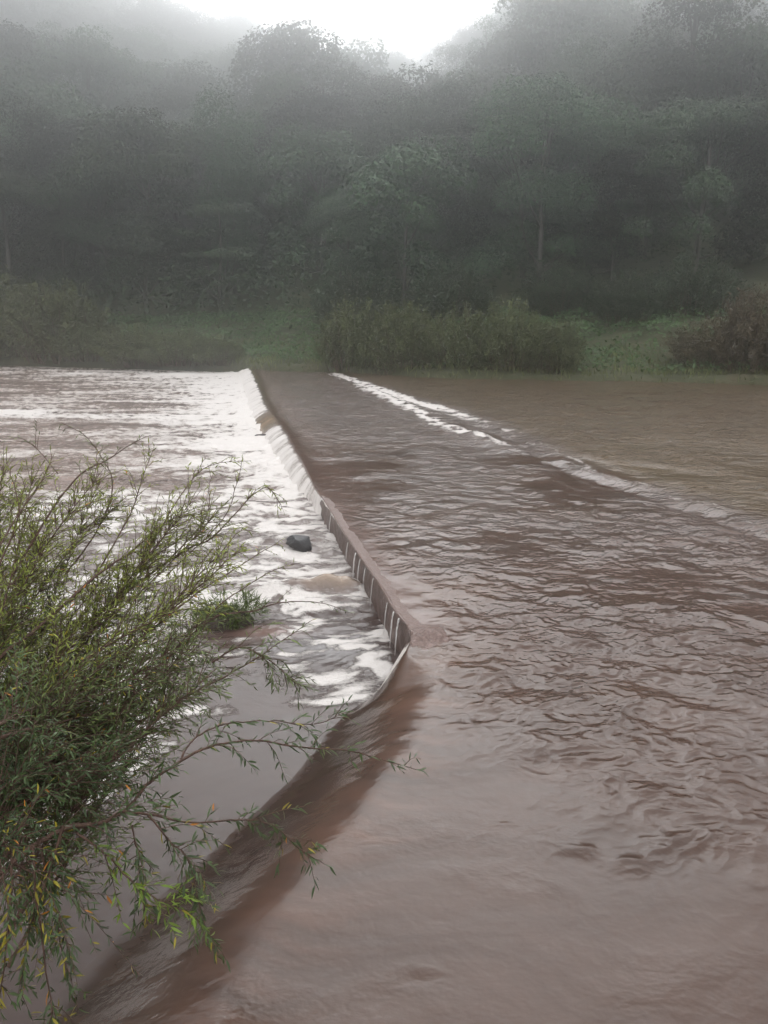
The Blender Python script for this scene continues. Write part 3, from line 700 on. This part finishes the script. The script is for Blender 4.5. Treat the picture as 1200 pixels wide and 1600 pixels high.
scatter(90000, (33, 66), lambda Y, u: (u * 2 - 1) * (Y * .6 + 3), .16, 'ground_cover', M_COVER, (0.03, .8), seed=4, asp=.75,
        dens=lambda X, Y, u: (Y - bank_y(X) > 1.6) & (Y - bank_y(X) < 16) & (u < .35 + .65 * ss(-.3, .2, fbm(X / 3, Y / 3, 77, 3))))
scatter(46000, (26, 62), lambda Y, u: (u * 2 - 1) * (Y * .6 + 3), .34, 'grass', M_GRASS, (0.0, .3), seed=5, asp=.10, upright=True,
        dens=lambda X, Y, u: (Y - bank_y(X) > .2) & (Y - bank_y(X) < 7))

# ------------------------------------------------------------------ bushes along the far bank
B = [make_bush('bank_bush', 21, M_BUSH), make_bush('bank_bush', 22, M_BUSH, R=2.4, H=3.0), make_bush('bank_bush', 23, M_BUSH, R=2.8, H=3.0)]
M_BUSHDARK = leaf_mat('dark_bush_leaves', (0.045, 0.065, 0.034), 0.15, 0.6, 0.2)
BD = make_bush('bank_bush', 25, M_BUSHDARK, R=2.7, H=3.0)
BR = make_bush('bank_bush', 24, M_BUSHRED, R=2.6, H=3.4)
def bush(p, px, Y, s, lab, cat='bush', group=None):
    x = px_at(px, Y); place(p, x, Y, rs.rand() * 6.28, s, lab, cat, group)
bush(B[0], 20, 57, (1.9, 1.5, 1.75), 'tall feathery olive bush at the left edge of the far bank')
bush(B[1], 120, 55, (1.7, 1.4, 1.7), 'large rounded olive bush beside the tall bush on the far left bank')
bush(B[2], -60, 60, (1.9, 1.5, 1.9), 'big bush partly cut off by the left edge of the picture')
bush(B[1], 160, 53, (1.1, .9, .72), 'low bush at the water edge in front of the large left bushes')
bush(B[0], 230, 51.2, (1.25, .9, .76), 'low brownish bush, second along the white water on the left')
bush(B[2], 295, 50, (1.1, .9, .66), 'low brownish bush, third along the white water on the left')
bush(B[0], 350, 49.2, (.9, .8, .52), 'smallest low bush nearest the far end of the causeway')
bush(B[0], 555, 41.4, (.85, .8, 1.06), 'rounded olive bush right of the far end of the causeway')
bush(B[1], 632, 39.4, (.95, .9, 1.12), 'tallest yellowish bush in the middle clump on the far bank')
bush(B[2], 718, 38, (.72, .8, .98), 'narrow dark bush in the middle of the central clump')
bush(B[0], 790, 37.2, (.82, .85, 1.0), 'feathery bush with yellow-green top in the central clump')
bush(B[1], 852, 36.8, (.62, .75, .80), 'small sloping bush ending the central clump on the right')
bush(BR, 1165, 34.4, (.95, .9, 1.16), 'tall brown bush at the right edge of the far bank')
bush(BR, 1240, 33.0, (1.0, .9, 1.30), 'brown bush partly cut off by the right edge of the picture')
bush(BR, 1085, 36.2, (.75, .8, .62), 'low brown bush left of the tall brown bush')
bush(BD, 960, 44.0, (.85, .8, .9), 'dark rounded bush behind the bright grassy patch')
bush(BD, 560, 50, (1.1, 1.0, 1.15), 'dark bush rising behind the left end of the middle clump')
bush(BD, 700, 47, (1.0, 1.0, 1.1), 'dark bush behind the narrow bush of the middle clump')
bush(BD, 1050, 46, (1.2, 1.0, 1.1), 'dark bush behind the low brown bush on the right bank')
bush(BD, 860, 48, (1.1, 1.0, 1.0), 'dark bush behind the right end of the middle clump')

# ------------------------------------------------------------------ rocks in the rapids
import bmesh
def rock(name, loc, ang, pts_fn, mat, label, cat):
    bm = bmesh.new(); bmesh.ops.create_icosphere(bm, subdivisions=4, radius=1)
    for v in bm.verts: v.co = Vector(pts_fn(v.co))
    for f in bm.faces: f.smooth = True
    me = bpy.data.meshes.new(name); bm.to_mesh(me); bm.free(); me.materials.append(mat)
    o = bpy.data.objects.new(name, me); COL.objects.link(o); o.location = loc; o.rotation_euler = ang; tag(o, label, cat); return o
def facet(co, sx, sy, sz, seed, k=9, pw=.75):
    r = np.random.RandomState(seed); pl = unit(r.normal(0, 1, (k, 3))); c = np.array(co); dst = 1.0
    for n_, h_ in zip(pl, r.uniform(pw, .95, k)):
        d = c @ n_
        if d > h_: c = c - n_ * (d - h_)
    c = c * (1 + .07 * float(noise(c[0] * 3 + seed, c[1] * 3 + c[2] * 2.4, seed)) + .035 * float(noise(c[0] * 9 + seed, c[1] * 9 + c[2] * 7, seed + 1)))
    return (c[0] * sx, c[1] * sy, c[2] * sz)
p = at(470, 866, ZL)
def blk(c):
    x, y, z = facet(c, .18, .13, .12, 5, 9, .48); z += .10 * (1 - abs(x) / .2) - (.08 if x > .1 else 0) * 1; return (x * 1.35, y * .9, z)
rock('rock', (p[0], p[1] + .05, ZL + .055), (0, .42, -.45), blk, M_ROCK, 'black wet angular rock sticking out of the rapids beside the causeway wall', 'rock')
p = at(348, 985, ZL)
rk = rock('grassy_rock', (p[0], p[1] + .12, ZL + .02), (0, 0, .3), lambda c: facet(c, .27, .16, .17, 9), M_CLOD, 'dark rock topped with a green tuft of leaves in the pool', 'rock')
rr_ = np.random.RandomState(5); n = 1500
a = rr_.rand(n) * 6.28; q_ = np.sqrt(rr_.rand(n)); bb = np.stack([q_ * .30 * np.cos(a) + .06, q_ * .17 * np.sin(a), .13 * (1 - q_ ** 2) * (1 + .8 * np.sin(a * 2 + 1)) + .12 * rr_.rand(n)], -1); bb[:, 0] += .10 * np.sin(a * 2) * q_; bb[:, 2] = np.maximum(bb[:, 2], .01)
v, f = willow_leaves(bb, np.stack([np.cos(a) * q_, np.sin(a) * q_, rr_.uniform(-.15, .7, n)], -1) + rr_.normal(0, .6, (n, 3)), rr_.normal(0, .5, (n, 3)) + (0, 0, 1), rr_.uniform(.03, .12, n), rr_.uniform(.008, .014, n))
mesh_np('leaf_tuft', v, f, M_WILLOW, rk, cols=np.repeat(rr_.uniform(.7, 1.5, (n, 1)) * np.array([[1, 1.05, .8]]), 6, 0), smooth=False)
p = at(192, 1172, ZL)
rock('mud_clod', (p[0], p[1], ZL + .03), (0, .1, .4), lambda c: facet(c, .085, .06, .065, 12), M_CLOD, 'small dark brown clod poking out of the water below the shrub', 'clod')
p = at(418, 683, ZL + .05)
rock('driftwood', (p[0], p[1], ZL + .08), (0, .1, .5), lambda c: facet(c, .34, .05, .05, 13), M_CLOD, 'dark piece of driftwood caught at the foot of the falls', 'driftwood')

# ------------------------------------------------------------------ foreground willow shrub
rs = np.random.RandomState(99)
shrub = empty('willow_shrub', (-2.6, 2.2, 0.1))
tag(shrub, 'leafy green willow shrub with slender red-brown branches leaning over the water', 'shrub')
SO = np.array(shrub.location)
STEMS = [  # (pixel x, pixel y, distance Y) down the branch, base radius, leaf density, tint
    ([(-260, 1500, 2.2), (-40, 1080, 2.7), (64, 975, 3.0), (160, 890, 3.3), (204, 862, 3.5), (262, 812, 3.7), (335, 803, 3.9)], .011, 1.0),
    ([(-240, 1560, 2.1), (-20, 1230, 2.5), (60, 1130, 2.7), (122, 1069, 2.9), (204, 1010, 3.1), (262, 964, 3.3), (320, 917, 3.5), (398, 867, 3.8), (445, 838, 4.0)], .011, .8),
    ([(122, 1069, 2.9), (230, 1030, 3.1), (300, 985, 3.3), (360, 937, 3.5), (427, 897, 3.7), (474, 882, 3.8)], .006, .7),
    ([(150, 1120, 2.8), (260, 1030, 3.0), (331, 967, 3.2), (398, 955, 3.3), (442, 943, 3.4), (491, 943, 3.5), (545, 962, 3.6)], .006, .6),
    ([(-230, 1540, 2.0), (0, 1345, 2.2), (41, 1304, 2.3), (130, 1215, 2.5), (213, 1132, 2.7), (278, 1095, 2.8), (354, 1057, 2.9), (412, 1025, 3.0), (488, 972, 3.15)], .011, .7),
    ([(330, 1035, 2.9), (377, 1010, 2.95), (427, 1034, 3.0), (459, 1066, 3.0), (488, 1080, 3.05)], .004, 1.2),
    ([(-220, 1560, 1.9), (-60, 1420, 2.0), (40, 1330, 2.1), (100, 1295, 2.15), (141, 1287, 2.2), (172, 1277, 2.2), (199, 1260, 2.25), (223, 1229, 2.3), (282, 1187, 2.35), (330, 1167, 2.4), (399, 1156, 2.5), (450, 1163, 2.55), (540, 1170, 2.65), (590, 1182, 2.7), (658, 1200, 2.75)], .010, .62),
    ([(282, 1187, 2.35), (292, 1165, 2.4), (320, 1143, 2.45), (370, 1130, 2.5), (430, 1125, 2.6), (490, 1130, 2.65), (545, 1110, 2.7)], .004, .6),
    ([(190, 1268, 2.2), (230, 1273, 2.25), (290, 1285, 2.3), (375, 1283, 2.4), (420, 1290, 2.45), (460, 1320, 2.5), (485, 1335, 2.5), (520, 1354, 2.5)], .0045, .8),
    ([(230, 1275, 2.25), (265, 1318, 2.25), (285, 1340, 2.25), (300, 1385, 2.25), (310, 1430, 2.25), (328, 1478, 2.25)], .0035, 1.3),
    ([(120, 1300, 2.15), (170, 1335, 2.15), (205, 1375, 2.15), (255, 1410, 2.15), (290, 1428, 2.15), (306, 1440, 2.15)], .004, 1.2),
    ([(205, 1290, 2.2), (215, 1340, 2.2), (222, 1390, 2.2), (228, 1445, 2.2)], .003, 1.4),
    ([(100, 1290, 2.1), (72, 1370, 2.05), (52, 1425, 2.0), (40, 1490, 2.0), (30, 1560, 2.0)], .005, 1.6),
    ([(60, 1310, 2.1), (85, 1400, 2.1), (100, 1480, 2.1), (118, 1560, 2.1)], .0045, 1.5),
    ([(20, 1330, 2.0), (15, 1430, 1.95), (5, 1530, 1.95), (-10, 1620, 1.95)], .0045, 1.5),
    ([(50, 1320, 2.0), (60, 1440, 1.95), (75, 1540, 1.95), (100, 1630, 1.95)], .0045, 1.3),
    ([(100, 900, 3.6), (150, 830, 3.8), (175, 757, 3.9), (157, 716, 4.0), (128, 678, 4.1), (93, 658, 4.1)], .005, .6),
    ([(20, 900, 3.2), (87, 786, 3.5), (128, 736, 3.7), (163, 716, 3.8), (204, 690, 3.9), (232, 677, 4.0)], .006, .6),
    ([(-60, 960, 2.9), (0, 850, 3.1), (32, 792, 3.3), (60, 750, 3.4), (80, 708, 3.5)], .006, 1.0),
    ([(90, 740, 3.6), (60, 705, 3.7), (38, 692, 3.7), (-5, 690, 3.7)], .003, .6),
    ([(150, 900, 3.5), (204, 803, 3.8), (222, 751, 3.9), (243, 693, 4.0)], .005, 1.1),
    ([(240, 900, 3.7), (307, 830, 3.9), (325, 795, 4.0), (325, 762, 4.05), (332, 738, 4.1)], .004, .6),
    ([(260, 900, 3.7), (348, 812, 4.0), (368, 762, 4.1), (380, 715, 4.1)], .0035, .5),
    ([(150, 960, 3.4), (281, 865, 3.8), (331, 841, 3.9), (363, 809, 4.0), (398, 774, 4.1), (427, 762, 4.1), (443, 790, 4.1)], .006, 1.1),
    ([(230, 860, 3.8), (290, 760, 4.1), (330, 725, 4.2), (390, 720, 4.3)], .004, 1.0),
    ([(-200, 1200, 2.3), (-60, 1000, 2.6), (0, 880, 2.9), (30, 800, 3.0), (10, 730, 3.1)], .008, 1.0),
]
gaus = np.array([0.0, 0.0])
# outline of the dense part of the shrub (right-hand limit of x at each height)
OUT_Y = [690, 740, 800, 860, 920, 980, 1040, 1100, 1150, 1200, 1260, 1320, 1400, 1500, 1600]
OUT_X = [110, 290, 380, 395, 390, 410, 385, 290, 230, 200, 170, 130, 110, 120, 100]
for i in range(74):
    ey = 715 + (540 if i % 9 else 720) * ((i * .618) % 1) ** 1.1; lim = np.interp(ey, OUT_Y, OUT_X); ex = lim - (lim + 130) * rs.rand() ** 1.5
    up_ = np.interp(ey, [700, 1300], [1, 0]); Ye = 2.1 + 1.9 * up_ + rs.uniform(-.35, .35)
    sx_, sy_, Ys = rs.uniform(-260, -60) + .25 * ex, rs.uniform(1150, 1520), 2.0 + .4 * up_ + rs.uniform(-.1, .3)
    if ey > 1150: sx_, sy_ = rs.uniform(-160, 0), rs.uniform(1250, 1400)
    if ey > 1330: ex = rs.uniform(-60, lim); sx_ = ex * .6 + rs.uniform(-60, 0); sy_ = rs.uniform(1270, 1350); Ye = 2.0 + rs.uniform(-.15, .15)
    m1 = (sx_ * .62 + ex * .38 + rs.uniform(-25, 25), sy_ * .62 + ey * .38 + rs.uniform(-40, 10), Ys * .62 + Ye * .38)
    m2 = (sx_ * .28 + ex * .72 + rs.uniform(-20, 20), sy_ * .28 + ey * .72 + rs.uniform(-35, 10), Ys * .28 + Ye * .72)
    STEMS.append(([(sx_, sy_, Ys), m1, m2, (ex, ey, Ye)], rs.uniform(.004, .008), rs.uniform(4.0, 5.8)))

def add_leaves(acc, pts, r_, dens, tint, big=1.0, yellow=0.0, t0=.0, spacing=.017):
    seg = np.linalg.norm(np.diff(pts, axis=0), axis=1); L = seg.sum(); n = int(L * (1 - t0) / spacing * dens)
    if n < 1: return
    s = (t0 + (1 - t0) * (np.arange(n) + r_.rand(n)) / n) * L; cs = np.concatenate([[0], np.cumsum(seg)])
    i = np.clip(np.searchsorted(cs, s) - 1, 0, len(seg) - 1); fr_ = ((s - cs[i]) / (seg[i] + 1e-9))[:, None]
    b = pts[i] * (1 - fr_) + pts[i + 1] * fr_; tg = unit(pts[i + 1] - pts[i])
    side = unit(np.cross(tg, np.array((0, 0, 1.)) + r_.normal(0, .5, (n, 3)))) * np.where(np.arange(n) % 2, 1, -1)[:, None]
    d = unit(tg * r_.uniform(.5, 1.0, (n, 1)) + side * r_.uniform(.4, .9, (n, 1)) + r_.normal(0, .18, (n, 3)) + np.array((0, 0, -.05)))
    nm = np.array((0, 0, 1.)) + r_.normal(0, .55, (n, 3))
    ln = r_.uniform(.020, .040, n) * big
    v, f = willow_leaves(b, d, nm, ln, ln * r_.uniform(.15, .22, n))
    c = np.ones((n, 3)) * tint * r_.uniform(.6, 1.35, (n, 1))
    yl = r_.rand(n) < yellow; c[yl] = np.array((3.2, 2.1, .7)) * r_.uniform(.7, 1.2, (yl.sum(), 1))
    orr = r_.rand(n) < (.003 + yellow * .05); c[orr] = (5.5, 1.7, .8)
    acc.append((v, f, np.repeat(c, 6, 0)))

n_leaf = 0
for si, (pl, rad, dens) in enumerate(STEMS):
    P = np.array([atY(*q) for q in pl]); pts = catmull(P, 9)
    pts += np.cumsum(rs.normal(0, .0012, pts.shape), 0)
    pts = pts - SO; hand = si < 26
    wd = Tri(); acc = []; m = len(pts)
    wd.tube(pts, np.interp(np.arange(m) / (m - 1), [0, .15, 1], [rad, rad * .8, .0011]), 6)
    low = 12 <= si <= 15
    yel = .20 if low else (.07 if pl[-1][1] > 1250 else .012)
    tint = np.array((1.0, 1.0, 1.0)) * (1.0 + .35 * rs.rand())
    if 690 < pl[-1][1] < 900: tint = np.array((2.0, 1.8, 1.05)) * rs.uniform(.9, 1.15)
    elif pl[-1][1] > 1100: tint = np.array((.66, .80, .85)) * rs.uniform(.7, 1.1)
    if si == 10: tint = np.array((1.6, 1.9, .8))
    seg = np.linalg.norm(np.diff(pts, axis=0), axis=1); L = seg.sum()
    big = 1.25 if 4 <= si <= 15 else 1.0
    if 4 <= si <= 11: dens *= 1.4
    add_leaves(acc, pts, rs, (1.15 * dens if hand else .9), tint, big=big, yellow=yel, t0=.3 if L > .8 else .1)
    nt_w = int(L * (.62 if not hand else .85) * 22 * dens)
    for k in range(nt_w):
        u = rs.uniform(.12 if L > .8 else .1, .97); i = min(int(u * (m - 1)), m - 2); tg = unit(pts[i + 1] - pts[i])
        tl = (rs.uniform(.06, .25) if hand else rs.uniform(.12, .50)) * (1.15 - u * .75) * (1 if dens > .75 else .7)
        sd = unit(np.cross(tg, rs.normal(0, 1, 3))); d0 = unit(tg * rs.uniform(.6, 1.1) + sd * rs.uniform(.4, .9) + np.array((0, 0, .12)))
        b0 = pts[i]; e = b0 + d0 * tl + np.array((0, 0, rs.uniform(-.35, .06) * tl)); mm = b0 + d0 * tl * .5 + np.array((0, 0, .05 * tl))
        tw = catmull([b0, mm, e], 4); wd.tube(tw, np.linspace(.0017, .0007, len(tw)), 4)
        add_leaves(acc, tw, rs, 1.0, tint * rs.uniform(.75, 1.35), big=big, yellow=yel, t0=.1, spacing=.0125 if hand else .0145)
    br = wd.build('branch', M_STEM, shrub)
    v0 = 0; Vs, Fs, Cs = [], [], []
    for v, f, c in acc: Vs.append(v); Fs.append(f + v0); Cs.append(c); v0 += len(v)
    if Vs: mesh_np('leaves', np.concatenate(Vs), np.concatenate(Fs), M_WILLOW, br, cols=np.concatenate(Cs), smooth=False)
    n_leaf += v0 // 6
print('leaves', n_leaf, len(STEMS))

# ------------------------------------------------------------------ haze over the whole valley
bm = bmesh.new(); bmesh.ops.create_cube(bm, size=1)
hx = (-295, 295); hy = (-55, 520); hz = (-3.5, 175)
for v in bm.verts:
    v.co = Vector((hx[0] if v.co.x < 0 else hx[1], hy[0] if v.co.y < 0 else hy[1], hz[0] if v.co.z < 0 else hz[1]))
me = bpy.data.meshes.new('haze'); bm.to_mesh(me); bm.free()
hm = bpy.data.materials.new('haze'); hm.use_nodes = True; nt = hm.node_tree; nt.nodes.clear()
pv = nt.nodes.new('ShaderNodeVolumePrincipled'); pv.inputs['Color'].default_value = (.96, .98, 1.0, 1)
pv.inputs['Density'].default_value = 0.0068; pv.inputs['Anisotropy'].default_value = 0.92
ou = nt.nodes.new('ShaderNodeOutputMaterial'); nt.links.new(pv.outputs[0], ou.inputs['Volume'])
me.materials.append(hm); o = bpy.data.objects.new('haze', me); COL.objects.link(o); tag(o, kind='stuff')
